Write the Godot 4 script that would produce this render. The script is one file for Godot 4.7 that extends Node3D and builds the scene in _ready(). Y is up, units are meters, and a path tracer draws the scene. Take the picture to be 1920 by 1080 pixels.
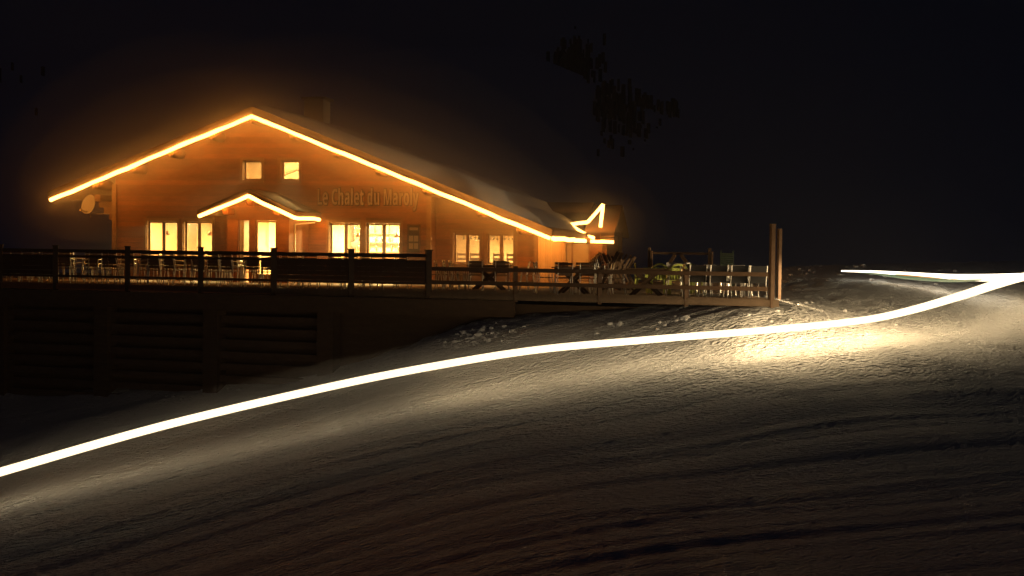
extends Node3D

# ---------------------------------------------------------------- helpers
var M := {}
var used := {}
var chalet: Node3D
const ORIGIN := Vector3(-9.173, 0, -45.0)      # foot of the chalet's gable, below its ridge
const TURN := -10.0

func numbered(called: String) -> String:
	var k: int = used.get(called, 0)
	used[called] = k + 1
	return called if k == 0 else "%s_%03d" % [called, k]

func thing(called: String, label: String, category: String, at := Vector3.ZERO, turn := 0.0, group := "") -> Node3D:
	var o := Node3D.new()
	o.name = numbered(called)
	add_child(o)
	o.position = at
	o.rotation.y = turn
	tag(o, label, category, group)
	return o

func tag(o: Node, label: String, category: String, group := "") -> void:
	o.set_meta("label", label)
	o.set_meta("category", category)
	if group:
		o.set_meta("group", group)

func part(called: String, mesh: Mesh, m: Material, parent: Node = self, at := Transform3D()) -> MeshInstance3D:
	var o := MeshInstance3D.new()
	o.name = numbered(called) if parent == self else called
	o.mesh = mesh
	o.material_override = m
	parent.add_child(o, true)
	o.transform = at
	return o

func struct(called: String, mesh: Mesh, m: Material) -> MeshInstance3D:
	var o := part(called, mesh, m)
	o.set_meta("kind", "structure")
	return o

func copy(o: Node3D, at: Vector3, turn: float, label := "", group := "") -> Node3D:
	var c: Node3D = o.duplicate()
	c.name = numbered(String(o.name).rstrip("_0123456789"))
	add_child(c)
	c.position = at
	c.rotation.y = turn
	if label:
		c.set_meta("label", label)
	if group:
		c.set_meta("group", group)
	return c

var boxes := {}
func bx(size: Vector3) -> BoxMesh:
	var k := size.snapped(Vector3.ONE * 0.001)
	if not boxes.has(k):
		var b := BoxMesh.new()
		b.size = k
		boxes[k] = b
	return boxes[k]

func put(called: String, size: Vector3, at: Vector3, m: Material, parent: Node = self, turn := Vector3.ZERO) -> MeshInstance3D:
	return part(called, bx(size), m, parent, Transform3D(Basis.from_euler(turn), at))

func mb() -> SurfaceTool:
	var st := SurfaceTool.new()
	st.begin(Mesh.PRIMITIVE_TRIANGLES)
	return st

func add_box(st: SurfaceTool, size: Vector3, at: Vector3, turn := Vector3.ZERO) -> void:
	st.append_from(bx(size), 0, Transform3D(Basis.from_euler(turn), at))

func along(a: Vector3, b: Vector3) -> Transform3D:   # local z runs from a to b
	var d := (b - a).normalized()
	var up := Vector3.UP if absf(d.y) < 0.98 else Vector3.RIGHT
	return Transform3D(Basis.looking_at(d, up), (a + b) / 2)

func add_bar(st: SurfaceTool, a: Vector3, b: Vector3, w: float, h: float) -> void:
	st.append_from(bx(Vector3(w, h, a.distance_to(b))), 0, along(a, b))

func bar(called: String, a: Vector3, b: Vector3, w: float, h: float, m: Material, parent: Node = self) -> MeshInstance3D:
	return part(called, bx(Vector3(w, h, a.distance_to(b))), m, parent, along(a, b))

func tube(points: Array, radii: Array, sides := 10, caps := true) -> ArrayMesh:
	var st := mb()
	var n := points.size()
	for i in n:
		var p: Vector3 = points[i]
		var d: Vector3 = (points[mini(i + 1, n - 1)] - points[maxi(i - 1, 0)]).normalized()
		var side := d.cross(Vector3.UP if absf(d.y) < 0.95 else Vector3.RIGHT).normalized()
		var up := side.cross(d).normalized()
		for k in sides:
			var a := TAU * k / sides
			var o := side * cos(a) + up * sin(a)
			st.set_normal(o)
			st.set_uv(Vector2(float(k) / sides, i))
			st.add_vertex(p + o * float(radii[i]))
	for i in n - 1:
		for k in sides:
			var a := i * sides + k
			var b := i * sides + (k + 1) % sides
			for v in [a, b, a + sides, b, b + sides, a + sides]:
				st.add_index(v)
	if caps:
		for e in [0, n - 1]:
			st.set_normal((points[e] - points[1 if e == 0 else n - 2]).normalized())
			st.set_uv(Vector2.ZERO)
			st.add_vertex(points[e])
			var c: int = n * sides + (0 if e == 0 else 1)
			for k in sides:
				for v in [c, e * sides + k, e * sides + (k + 1) % sides]:
					st.add_index(v)
	return st.commit()

func prism(poly: PackedVector2Array, z0: float, z1: float) -> ArrayMesh:   # a closed outline in x,y pushed from z0 to z1
	var st := mb()
	var tri := Geometry2D.triangulate_polygon(poly)
	for z in [z0, z1]:
		for i in tri:
			st.add_vertex(Vector3(poly[i].x, poly[i].y, z))
	for i in poly.size():
		var a := poly[i]
		var b := poly[(i + 1) % poly.size()]
		for v in [Vector3(a.x, a.y, z0), Vector3(b.x, b.y, z0), Vector3(b.x, b.y, z1), Vector3(a.x, a.y, z0), Vector3(b.x, b.y, z1), Vector3(a.x, a.y, z1)]:
			st.add_vertex(v)
	st.generate_normals()
	return st.commit()

func lathe(profile: Array, sides := 10) -> ArrayMesh:    # profile of (radius, height)
	var st := mb()
	st.set_smooth_group(0)
	for i in profile.size() - 1:
		var p: Vector2 = profile[i]
		var q: Vector2 = profile[i + 1]
		for k in sides:
			var a := TAU * k / sides
			var b := TAU * (k + 1) / sides
			var v := [Vector3(p.x * cos(a), p.y, p.x * sin(a)), Vector3(p.x * cos(b), p.y, p.x * sin(b)), Vector3(q.x * cos(b), q.y, q.x * sin(b)), Vector3(q.x * cos(a), q.y, q.x * sin(a))]
			for j in [0, 2, 1, 0, 3, 2]:
				st.add_vertex(v[j])
	st.generate_normals()
	return st.commit()

func lin(r: float, g: float, b: float) -> Color:
	return Color(r, g, b).linear_to_srgb()

func mat(c: Color, rough := 0.7, metal := 0.0) -> StandardMaterial3D:
	var m := StandardMaterial3D.new()
	m.albedo_color = c
	m.roughness = rough
	m.metallic = metal
	return m

func noise(f: float, s: int, octaves := 4, kind := FastNoiseLite.TYPE_SIMPLEX_SMOOTH) -> FastNoiseLite:
	var n := FastNoiseLite.new()
	n.noise_type = kind
	n.frequency = f
	n.seed = s
	n.fractal_octaves = octaves
	return n

func grain_texture(dark: float, s: int) -> ImageTexture:   # long grain along u with knots, as a brightness that tints the wood
	var im := Image.create(256, 256, false, Image.FORMAT_RGB8)
	var a := noise(0.02, s, 3)
	var b := noise(0.09, s + 7, 3)
	var t := TAU / 256
	for y in 256:
		for x in 256:
			var cx := cos(x * t) * 30.0
			var sx := sin(x * t) * 30.0
			var v := 0.5 + 0.5 * b.get_noise_3d(cx, sx, y * 3.0)
			v = 0.65 * v + 0.35 * (0.5 + 0.5 * a.get_noise_3d(cx, sx, y * 1.0))
			var w := lerpf(dark, 1.0, clampf(v * 1.3 - 0.1, 0, 1))
			im.set_pixel(x, y, Color(w, w * (0.96 + 0.04 * v), w * (0.92 + 0.08 * v)))
	return ImageTexture.create_from_image(im)

func wood(r: float, g: float, b: float, rough := 0.6, scale := Vector3(0.5, 1.3, 0.5), dark := 0.62, s := 3) -> StandardMaterial3D:
	var m := mat(lin(r, g, b), rough)
	var key := "grain%s%d" % [dark, s]
	if not M.has(key):
		M[key] = grain_texture(dark, s)
	m.albedo_texture = M[key]
	m.uv1_triplanar = true
	m.uv1_world_triplanar = true
	m.uv1_scale = scale
	return m

func glow(c: Color, energy: float) -> StandardMaterial3D:
	var m := mat(lin(0.8, 0.75, 0.65), 0.5)
	m.emission_enabled = true
	m.emission = c
	m.emission_energy_multiplier = energy
	return m

func strip_light(parent: Node3D, a: Vector3, b: Vector3, facing: Vector3, width: float, radiance: float, c: Color) -> void:
	# an area light as long and wide as the lit strip from a to b, just in front of it
	var l := AreaLight3D.new()
	l.name = "strip_light"
	parent.add_child(l, true)
	var x := (b - a).normalized()
	var z := -(facing - x * facing.dot(x)).normalized()
	l.transform = Transform3D(Basis(x, z.cross(x), z), (a + b) / 2)
	l.area_size = Vector2(a.distance_to(b), width)
	l.area_normalize_energy = false
	l.light_energy = radiance / PI
	l.light_color = c
	l.area_range = 60.0
	l.shadow_enabled = true

# ---------------------------------------------------------------- ground
# heights of the snow read off as (x, height, z); a thin plate is laid through them
const SPOTS := [
	[-11.0, -4.85, -27.4], [-7.8, -4.1, -28.3], [-4.36, -3.3, -29.0], [0.54, -2.4, -30.3], [6.95, -1.72, -30.8], [6.9, -1.95, -29.4], [6.8, -2.6, -27.4], [0.5, -2.62, -28.8], [0.4, -3.2, -26.4], [11.2, -1.6, -31.6], [11.0, -2.35, -29.2], [3.7, -2.25, -29.4], [3.6, -2.85, -27.2], [11.15, -1.34, -33.75], [16.83, -1.05, -42.0],
	[-16.21, -3.65, -40.5], [-12.58, -3.4, -39.75], [-8.76, -3.06, -39.0], [-5.66, -2.51, -37.88], [-4.0, -1.98, -37.12], [-2.42, -1.41, -36.45], [-1.63, -0.94, -35.85], [0.59, -0.72, -34.8], [3.38, -0.58, -33.67], [6.71, -0.26, -33.0],
	[0.57, -1.27, -33.0], [3.26, -0.95, -32.4], [-5.04, -2.74, -33.75], [-9.48, -3.53, -34.5],
	[-9.0, -5.5, -22.5], [-6.17, -4.85, -22.5], [-3.35, -4.2, -22.5], [0.42, -3.4, -23.0], [5.62, -3.2, -23.4], [10.86, -2.95, -25.4], [0.04, -3.5, -12.75], [2.58, -3.1, -11.25], [4.56, -3.2, -11.25], [-4.52, -4.5, -16.5], [6.66, -3.3, -16.5],
	[8.78, -0.16, -39.0], [12.64, 0.65, -56.25], [15.58, 0.71, -58.5], [19.73, 0.84, -60.0], [23.98, 0.99, -60.0], [13.88, 0.06, -45.0], [11.01, 0.59, -54.0],
	[-12, -0.6, -50], [3, -0.5, -52], [-25, -1.8, -46], [-24, -4.2, -38], [-30, -0.8, -60], [0, -0.4, -60], [12, -0.4, -75], [26, -0.4, -78], [-18, -0.8, -76], [30, 0.6, -50], [28, -0.8, -30], [20, -2.6, -8], [0, -3.2, 2], [-16, -5.6, -5], [-26, -7.4, -22], [2, -0.5, -39], [5.5, -0.25, -41], [-9, -0.9, -43], [-36, -1.2, -95], [36, -0.8, -95], [0, -0.8, -95],
]
var weights := PackedFloat64Array()

func plate(d2: float) -> float:
	return 0.0 if d2 < 1e-9 else 0.5 * d2 * log(d2)

func solve_plate() -> void:
	var n := SPOTS.size()
	var m := n + 3
	var a := []
	for i in m:
		var row := PackedFloat64Array()
		row.resize(m + 1)
		a.append(row)
	for i in n:
		for j in n:
			var dx: float = SPOTS[i][0] - SPOTS[j][0]
			var dz: float = SPOTS[i][2] - SPOTS[j][2]
			a[i][j] = plate(dx * dx + dz * dz) + (1.5 if i == j else 0.0)
		var e := [1.0, float(SPOTS[i][0]), float(SPOTS[i][2])]
		for k in 3:
			a[i][n + k] = e[k]
			a[n + k][i] = e[k]
		a[i][m] = SPOTS[i][1]
	for c in m:
		var best := c
		for r in range(c + 1, m):
			if absf(a[r][c]) > absf(a[best][c]):
				best = r
		var swap = a[c]
		a[c] = a[best]
		a[best] = swap
		for r in m:
			if r != c and a[r][c] != 0.0:
				var f: float = a[r][c] / a[c][c]
				for k in range(c, m + 1):
					a[r][k] -= f * a[c][k]
	weights.resize(m)
	for i in m:
		weights[i] = a[i][m] / a[i][i]

var base := PackedFloat32Array()
const BX := -50
const BZ := -104
const BW := 101
const BH := 111
func base_at(x: float, z: float) -> float:
	var h := weights[SPOTS.size()] + weights[SPOTS.size() + 1] * x + weights[SPOTS.size() + 2] * z
	for i in SPOTS.size():
		var dx: float = x - SPOTS[i][0]
		var dz: float = z - SPOTS[i][2]
		h += weights[i] * plate(dx * dx + dz * dz)
	return h

func cubic(a: float, b: float, c: float, d: float, t: float) -> float:
	return b + 0.5 * t * (c - a + t * (2 * a - 5 * b + 4 * c - d + t * (3 * (b - c) + d - a)))

var n_ridge := noise(0.55, 11, 3)
var n_broad := noise(0.11, 5, 2)
var n_lump := noise(0.8, 21, 4)
var n_track := noise(0.6, 61, 2)
var n_where := noise(0.16, 31, 2)
const RUN := Vector2(0.955, -0.296)     # the way the piste runs

func ground_at(x: float, z: float) -> float:
	var gx := clampf(x - BX, 1.0, BW - 3.01)
	var gz := clampf(z - BZ, 1.0, BH - 3.01)
	var i := int(gx)
	var j := int(gz)
	var r := []
	for k in range(j - 1, j + 3):
		var o := k * BW + i
		r.append(cubic(base[o - 1], base[o], base[o + 1], base[o + 2], gx - i))
	return cubic(r[0], r[1], r[2], r[3], gz - j)

func snow_at(x: float, z: float) -> float:
	var h := ground_at(x, z)
	var s := x * RUN.x + z * RUN.y
	var t := -x * RUN.y + z * RUN.x
	# the bank below the terrace is broken snow; the piste is combed along its run
	var bank := smoothstep(-33.4, -35.0, z + 0.08 * x) * smoothstep(-4.5, -2.0, x) * smoothstep(9.5, 6.5, x)
	var rough := smoothstep(6.0, 9.0, x) * smoothstep(-36.0, -40.0, z)
	var piste := 1.0 - maxf(bank, rough * 0.7)
	var calm := lerpf(0.7, 1.0, smoothstep(-24.0, -29.5, z))
	h += piste * calm * (0.075 * n_ridge.get_noise_2d(s * 0.03, t * 0.9) + 0.055 * n_ridge.get_noise_2d(s * 0.05 + 50, t * 2.4) - 0.04 * maxf(0.0, 0.14 - absf(n_track.get_noise_2d(s * 0.014, t * 1.9))) / 0.14 + 0.08 * n_broad.get_noise_2d(s * 0.4, t * 1.2))
	h += (0.028 + 0.16 * bank + 0.06 * rough + 0.05 * smoothstep(1.0, 7.0, x) * smoothstep(-27.5, -29.5, z)) * n_lump.get_noise_2d(x * 1.4, z * 1.4) * (0.6 + n_where.get_noise_2d(x, z))
	h += 0.02 * n_lump.get_noise_2d(x * 3.0 + 90, z * 3.0) * (bank + rough)
	return h

func axis(stops: Array) -> PackedFloat32Array:    # stops of (value, step from here on)
	var out := PackedFloat32Array()
	for i in stops.size() - 1:
		var v: float = stops[i][0]
		while v < stops[i + 1][0] - 0.01:
			out.append(v)
			v += stops[i][1]
	out.append(stops[-1][0])
	return out

func make_ground() -> void:
	solve_plate()
	base.resize(BW * BH)
	for j in BH:
		for i in BW:
			base[j * BW + i] = base_at(BX + i, BZ + j)
	var xs := axis([[-48, 1.5], [-20, 0.5], [-15, 0.125], [20, 0.4], [28, 1.5], [48, 0]])
	var zs := axis([[-102, 1.5], [-64, 0.5], [-50, 0.25], [-44, 0.125], [-9, 0.4], [2, 0]])
	var w := xs.size()
	var h := zs.size()
	var pos := PackedVector3Array()
	var nor := PackedVector3Array()
	var uv := PackedVector2Array()
	pos.resize(w * h)
	nor.resize(w * h)
	uv.resize(w * h)
	for j in h:
		for i in w:
			pos[j * w + i] = Vector3(xs[i], snow_at(xs[i], zs[j]), zs[j])
			uv[j * w + i] = Vector2((xs[i] * RUN.x + zs[j] * RUN.y) / 9.0, (-xs[i] * RUN.y + zs[j] * RUN.x) / 3.0)
	for j in h:
		for i in w:
			var dx := pos[j * w + mini(i + 1, w - 1)] - pos[j * w + maxi(i - 1, 0)]
			var dz := pos[mini(j + 1, h - 1) * w + i] - pos[maxi(j - 1, 0) * w + i]
			nor[j * w + i] = dz.cross(dx).normalized()
	var idx := PackedInt32Array()
	idx.resize((w - 1) * (h - 1) * 6)
	var k := 0
	for j in h - 1:
		for i in w - 1:
			var a := j * w + i
			for v in [a, a + 1, a + w, a + 1, a + w + 1, a + w]:
				idx[k] = v
				k += 1
	var arrays := []
	arrays.resize(Mesh.ARRAY_MAX)
	arrays[Mesh.ARRAY_VERTEX] = pos
	arrays[Mesh.ARRAY_NORMAL] = nor
	arrays[Mesh.ARRAY_TEX_UV] = uv
	arrays[Mesh.ARRAY_INDEX] = idx
	var mesh := ArrayMesh.new()
	mesh.add_surface_from_arrays(Mesh.PRIMITIVE_TRIANGLES, arrays)
	struct("snow_ground", mesh, M.snow)

func far_height(x: float, z: float) -> float:
	var d := -z - 96.0
	var n := n_broad
	return -3.0 + maxf(d, 0.0) * 0.42 + 10.0 * n.get_noise_2d(x * 0.12, z * 0.12) * clampf(d / 60.0, 0, 1)

func make_hill() -> void:
	var st := mb()
	var nx := 50
	var nz := 40
	for j in nz + 1:
		for i in nx + 1:
			var x := -260.0 + 520.0 * i / nx
			var z := -92.0 - 320.0 * j / nz
			st.set_smooth_group(0)
			st.set_uv(Vector2(x, z) / 12.0)
			st.add_vertex(Vector3(x, far_height(x, z), z))
	for j in nz:
		for i in nx:
			var a := j * (nx + 1) + i
			for v in [a, a + nx + 1, a + 1, a + 1, a + nx + 1, a + nx + 2]:
				st.add_index(v)
	st.generate_normals()
	struct("hill", st.commit(), M.far_snow)

func make_wood() -> void:    # the dark firs far up the hillside: they read as a few black masses
	var st := mb()
	var rng := RandomNumberGenerator.new()
	rng.seed = 4
	for tier in 9:
		var y0 := 0.8 + tier * 1.0
		var r := 2.1 * (1.0 - tier / 9.5)
		for k in 11:
			var a := TAU * (k + rng.randf() * 0.6) / 11
			var l := r * rng.randf_range(0.75, 1.15)
			var tip := Vector3(cos(a) * l, y0 - 0.5 * l * 0.6, sin(a) * l)
			var s := Vector3(-sin(a), 0, cos(a)) * 0.3 * l
			var root := Vector3(0, y0 + 0.7, 0)
			st.add_vertex(root)
			st.add_vertex(tip * Vector3(0.6, 1, 0.6) + s + Vector3(0, 0.2, 0))
			st.add_vertex(tip)
			st.add_vertex(root)
			st.add_vertex(tip)
			st.add_vertex(tip * Vector3(0.6, 1, 0.6) - s + Vector3(0, 0.2, 0))
	add_box(st, Vector3(0.3, 2.0, 0.3), Vector3(0, 0.6, 0))
	st.generate_normals()
	var mm := MultiMesh.new()
	mm.transform_format = MultiMesh.TRANSFORM_3D
	mm.mesh = st.commit()
	var spots := []
	# each mass as (x, z, half width, half depth, how many)
	for c in [[8, -172, 3.0, 16, 130], [12, -144, 3.0, 8, 110], [16, -150, 4, 2.5, 40], [-78, -150, 16, 16, 420]]:
		for i in int(c[4]):
			spots.append(Vector2(c[0] + rng.randfn(0, 0.5) * c[2], c[1] + rng.randfn(0, 0.5) * c[3]))
	mm.instance_count = spots.size()
	for i in spots.size():
		var p: Vector2 = spots[i]
		var s := rng.randf_range(0.6, 1.25)
		mm.set_instance_transform(i, Transform3D(Basis(Vector3.UP, rng.randf() * TAU).scaled(Vector3(s, s * rng.randf_range(0.9, 1.3), s)), Vector3(p.x, far_height(p.x, p.y) - 0.4, p.y)))
	var o := MultiMeshInstance3D.new()
	o.name = "fir_wood"
	o.multimesh = mm
	o.material_override = M.fir
	add_child(o)
	o.set_meta("kind", "stuff")
	tag(o, "dark fir wood in masses on the black hillside behind", "wood")

# ---------------------------------------------------------------- chalet
func roof_y(x: float) -> float:
	return 6.02 - (0.388 if x < 0 else 0.3945) * absf(x)

func rows_of(x0: float, x1: float, y0: float, step: float, holes: Array, under: Callable) -> Array:
	# rectangles (x, y, width, height) that fill a wall row by row round its openings
	var out := []
	var y := y0
	while true:
		var lo := x0
		var hi := x1
		while lo < hi and float(under.call(lo)) < y + 0.02:
			lo += 0.03
		while hi > lo and float(under.call(hi)) < y + 0.02:
			hi -= 0.03
		if hi - lo < 0.15:
			break
		var cuts := []
		for r in holes:
			if r[2] < y + step - 0.03 and r[3] > y + 0.03:
				cuts.append(r)
		cuts.sort_custom(func(a, b): return a[0] < b[0])
		var from := lo
		for r in cuts:
			if r[0] - from > 0.02:
				out.append([from, y, r[0] - from, step])
			from = maxf(from, r[1])
		if hi - from > 0.02:
			out.append([from, y, hi - from, step])
		y += step
	return out

func plain_wall(parent: Node, x0: float, x1: float, y0: float, holes: Array, under: Callable, front: float, thick: float) -> MeshInstance3D:
	var st := mb()
	for r in rows_of(x0, x1, y0, 0.06, holes, under):
		add_box(st, Vector3(r[2], r[3], thick), Vector3(r[0] + r[2] / 2, r[1] + r[3] / 2, front - thick / 2))
	return part("wall", st.commit(), M.core, parent)

func boards(parent: Node, x0: float, x1: float, y0: float, holes: Array, under: Callable, front: float, rng: RandomNumberGenerator) -> void:
	for r in rows_of(x0, x1, y0, 0.19, holes, under):
		put("board", Vector3(r[2] - 0.004, 0.172, 0.035), Vector3(r[0] + r[2] / 2, r[1] + 0.095, front + 0.015 + rng.randf() * 0.004), M.pine[rng.randi() % M.pine.size()], parent)

func window(parent: Node, x0: float, x1: float, y0: float, y1: float, front: float, split: bool) -> void:
	# casement set back in its opening: lining, frame, sashes, panes and an outer casing
	var w := Node3D.new()
	w.name = "window"
	parent.add_child(w, true)
	var zc := front - 0.17
	var cx := (x0 + x1) / 2
	var cy := (y0 + y1) / 2
	for s in [-1, 1]:
		put("lining", Vector3(0.02, y1 - y0, 0.25), Vector3(cx + s * ((x1 - x0) / 2 - 0.01), cy, front - 0.12), M.frame, w)
		put("casing", Vector3(0.09, y1 - y0 + 0.18, 0.03), Vector3(cx + s * ((x1 - x0) / 2 + 0.047), cy, front + 0.05), M.frame, w)
		put("casing", Vector3(x1 - x0, 0.09, 0.03), Vector3(cx, cy + s * ((y1 - y0) / 2 + 0.047), front + 0.05), M.frame, w)
	put("lining", Vector3(x1 - x0 - 0.04, 0.02, 0.25), Vector3(cx, y1 - 0.01, front - 0.12), M.frame, w)
	put("sill", Vector3(x1 - x0 - 0.04, 0.03, 0.27), Vector3(cx, y0 + 0.015, front - 0.11), M.frame, w)
	var leaves := [[x0 + 0.02, cx - 0.002], [cx + 0.002, x1 - 0.02]] if split else [[x0 + 0.02, x1 - 0.02]]
	for l in leaves:
		var f := 0.06 if split else 0.05
		var lx: float = (l[0] + l[1]) / 2
		var lw: float = l[1] - l[0]
		var st := mb()
		for s in [-1, 1]:
			add_box(st, Vector3(f, y1 - y0 - 0.06, 0.06), Vector3(lx + s * (lw / 2 - f / 2), cy + 0.005, zc))
			add_box(st, Vector3(lw - 2 * f, f, 0.06), Vector3(lx, cy + 0.005 + s * ((y1 - y0 - 0.06) / 2 - f / 2), zc))
		part("sash", st.commit(), M.frame, w)
		put("pane", Vector3(lw - 2 * f, y1 - y0 - 0.06 - 2 * f, 0.008), Vector3(lx, cy + 0.005, zc), M.glass, w)

func make_chalet() -> void:
	var rng := RandomNumberGenerator.new()
	rng.seed = 12
	chalet = thing("chalet", "wooden mountain chalet with wide low gable and brightly lit windows", "chalet", ORIGIN, deg_to_rad(TURN))
	var c := chalet
	var y0 := 0.78
	var front_holes := [[-4.38, -3.17, y0, 2.14], [-2.95, -1.84, y0, 2.14], [-0.32, 1.66, -0.1, 2.2], [2.54, 3.71, y0, 2.12], [3.89, 5.15, y0, 2.12], [-0.69, 0.02, 3.59, 4.33], [0.72, 1.42, 3.59, 4.33]]
	var recess_holes := [[6.83, 7.83, y0 - 0.1, 1.82], [8.05, 9.06, y0 - 0.1, 1.82]]
	var under := func(x): return roof_y(x) - 0.14
	plain_wall(c, -5.59, 6.2, -0.02, front_holes, under, -0.9, 0.24)
	boards(c, -5.59, 6.2, 0.0, front_holes, under, -0.9, rng)
	plain_wall(c, 6.2, 9.83, -0.02, recess_holes, under, -1.9, 0.24)
	boards(c, 6.22, 9.81, 0.62, recess_holes, under, -1.9, rng)
	put("plinth_cladding", Vector3(3.6, 0.5, 0.04), Vector3(8.02, 0.37, -1.88), M.dark_pine, c)
	put("stone_plinth", Vector3(3.62, 0.14, 0.1), Vector3(8.02, 0.05, -1.86), M.stone, c)
	# side walls, rear wall, corner posts
	put("side_wall", Vector3(0.22, 3.55, 10.6), Vector3(-5.48, 1.75, -6.45), M.core, c)
	put("side_wall", Vector3(0.22, 3.4, 1.0), Vector3(6.09, 1.68, -1.4), M.pine[0], c)
	put("side_wall", Vector3(0.22, 1.9, 9.5), Vector3(9.72, 0.93, -6.9), M.pale_wall, c)
	part("rear_wall", prism(PackedVector2Array([Vector2(-5.4, 0), Vector2(9.6, 0), Vector2(9.6, 1.85), Vector2(0, 5.6), Vector2(-5.4, 3.5)]), -11.75, -11.55), M.core, c)
	put("corner_post", Vector3(0.16, 3.45, 0.16), Vector3(-5.6, 1.72, -0.86), M.frame, c)
	put("corner_post", Vector3(0.16, 3.2, 0.16), Vector3(6.2, 1.6, -0.84), M.frame, c)
	put("corner_post", Vector3(0.16, 1.75, 0.16), Vector3(9.84, 0.88, -1.84), M.frame, c)
	for k in 12:
		put("wall_board", Vector3(0.02, 1.8, 0.6), Vector3(9.845 + rng.randf() * 0.006, 0.9, -2.35 - k * 0.62), M.pale_boards[k % 3], c)
	# roof: two slopes with an overhang of 0.9 m in front of the wall
	for s in [-1, 1]:
		var xe := -7.75 if s < 0 else 10.66
		var ye := roof_y(xe)
		var slab := part("roof", prism(PackedVector2Array([Vector2(0, 6.12), Vector2(xe, ye + 0.10), Vector2(xe, ye - 0.10), Vector2(0, 5.92)]), -11.9, -0.02), M.soffit, c)
		part("bargeboard", prism(PackedVector2Array([Vector2(s * 0.002, 6.14), Vector2(xe, ye + 0.12), Vector2(xe, ye - 0.14), Vector2(s * 0.002, 5.88)]), -0.02, 0.03), M.frame, slab)
		part("eaves_board", bx(Vector3(0.04, 0.2, 11.8)), M.frame, slab, Transform3D(Basis(), Vector3(xe + s * 0.022, ye, -5.95)))
	for x in [0.0, -1.5, -3.05, -4.5, -5.95, 1.5, 3.05, 4.6, 6.3, 8.2, 9.6]:
		var r := 0.185
		var yy := roof_y(x) - 0.10 - r * 1.08
		part("purlin", tube([Vector3(x, yy, -2.2 if x > 6.25 else -1.1), Vector3(x, yy, -0.12)], [r, r], 12), M.log_wood, c)
	# stepped corbel of log ends at the left corner, under the eaves
	for k in 3:
		put("corbel_log", Vector3(0.75 - 0.2 * k, 0.22, 0.24), Vector3(-5.6 - (0.75 - 0.2 * k) / 2, 2.72 - 0.225 * k, -1.2), M.log_wood, c)
	put("eaves_beam", Vector3(0.22, 0.22, 11.0), Vector3(-6.2, 2.95, -6.2), M.log_wood, c)
	# chimney
	var ch := put("chimney", Vector3(0.75, 1.7, 0.9), Vector3(0.62, 6.1, -5.2), M.render_wall, c)
	put("chimney_cap", Vector3(0.95, 0.08, 1.1), Vector3(0, 0.89, 0), M.stone, ch)
	for r in front_holes:
		if r[2] > 0:
			window(c, r[0], r[1], r[2], r[3], -0.9, r[2] < 2.0)
	for r in recess_holes:
		window(c, r[0], r[1], r[2], r[3], -1.9, true)
	# vestibule under the porch roof
	var vz := 1.1
	for w in [[-0.42, -0.02], [0.40, 0.60], [1.36, 1.80]]:
		put("porch_wall", Vector3(w[1] - w[0], 2.2, 0.12), Vector3((w[0] + w[1]) / 2, 1.1, vz), M.pine[1], c)
	put("porch_wall", Vector3(2.22, 0.45, 0.12), Vector3(0.69, 2.355, vz), M.pine[2], c)
	for x in [-0.36, 1.74]:
		put("porch_wall", Vector3(0.12, 2.2, 1.9), Vector3(x, 1.1, vz - 1.01), M.pine[0], c)
	part("porch_gable", prism(PackedVector2Array([Vector2(-0.42, 2.58), Vector2(1.8, 2.58), Vector2(0.62, 2.86)]), vz - 0.06, vz + 0.06), M.pine[1], c)
	var door := Node3D.new()
	door.name = "door"
	c.add_child(door)
	for x in [0.63, 1.33]:
		put("stile", Vector3(0.06, 2.12, 0.06), Vector3(x, 1.06, vz), M.frame, door)
	put("rail", Vector3(0.64, 0.06, 0.06), Vector3(0.98, 2.09, vz), M.frame, door)
	put("rail", Vector3(0.64, 0.3, 0.06), Vector3(0.98, 0.15, vz), M.frame, door)
	put("pane", Vector3(0.64, 1.76, 0.01), Vector3(0.98, 1.18, vz), M.glass, door)
	put("handle", Vector3(0.025, 0.25, 0.05), Vector3(1.29, 1.05, vz + 0.05), M.metal, door)
	var side := Node3D.new()
	side.name = "side_light"
	c.add_child(side)
	put("frame", Vector3(0.05, 2.12, 0.05), Vector3(0.01, 1.06, vz), M.frame, side)
	put("frame", Vector3(0.05, 2.12, 0.05), Vector3(0.375, 1.06, vz), M.frame, side)
	put("panel", Vector3(0.12, 2.1, 0.03), Vector3(0.10, 1.06, vz), M.pale_wall, side)
	put("pane", Vector3(0.19, 2.1, 0.01), Vector3(0.255, 1.06, vz), M.glass, side)
	# porch roof, its purlins and its downpipe
	for s in [-1, 1]:
		var xe := -1.2 if s < 0 else 2.26
		var ye := 2.22
		var pr := part("porch_roof", prism(PackedVector2Array([Vector2(0.62, 3.13), Vector2(xe, ye + 0.19), Vector2(xe, ye + 0.08), Vector2(0.62, 3.0)]), -0.86, 1.86), M.soffit, c)
		part("shingles", prism(PackedVector2Array([Vector2(0.62 + s * 0.002, 3.17), Vector2(xe, ye + 0.23), Vector2(xe, ye + 0.20), Vector2(0.62 + s * 0.002, 3.14)]), -0.86, 1.84), M.shingle, pr)
		part("bargeboard", prism(PackedVector2Array([Vector2(0.62 + s * 0.002, 3.15), Vector2(xe, ye + 0.21), Vector2(xe, ye + 0.065), Vector2(0.62 + s * 0.002, 3.0)]), 1.86, 1.90), M.frame, pr)
	for p in [Vector2(0.62, 2.72), Vector2(-0.24, 2.40), Vector2(1.56, 2.40)]:
		put("porch_purlin", Vector3(0.17, 0.2, 2.6), Vector3(p.x, p.y, 0.5), M.pine[2], c)
	part("downpipe", tube([Vector3(2.1, 2.1, -0.6), Vector3(1.95, 2.0, 1.0), Vector3(1.95, 0.0, 1.0)], [0.035, 0.035, 0.035], 8), M.metal, c)
	# rooms behind the windows
	var room := Node3D.new()
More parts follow.
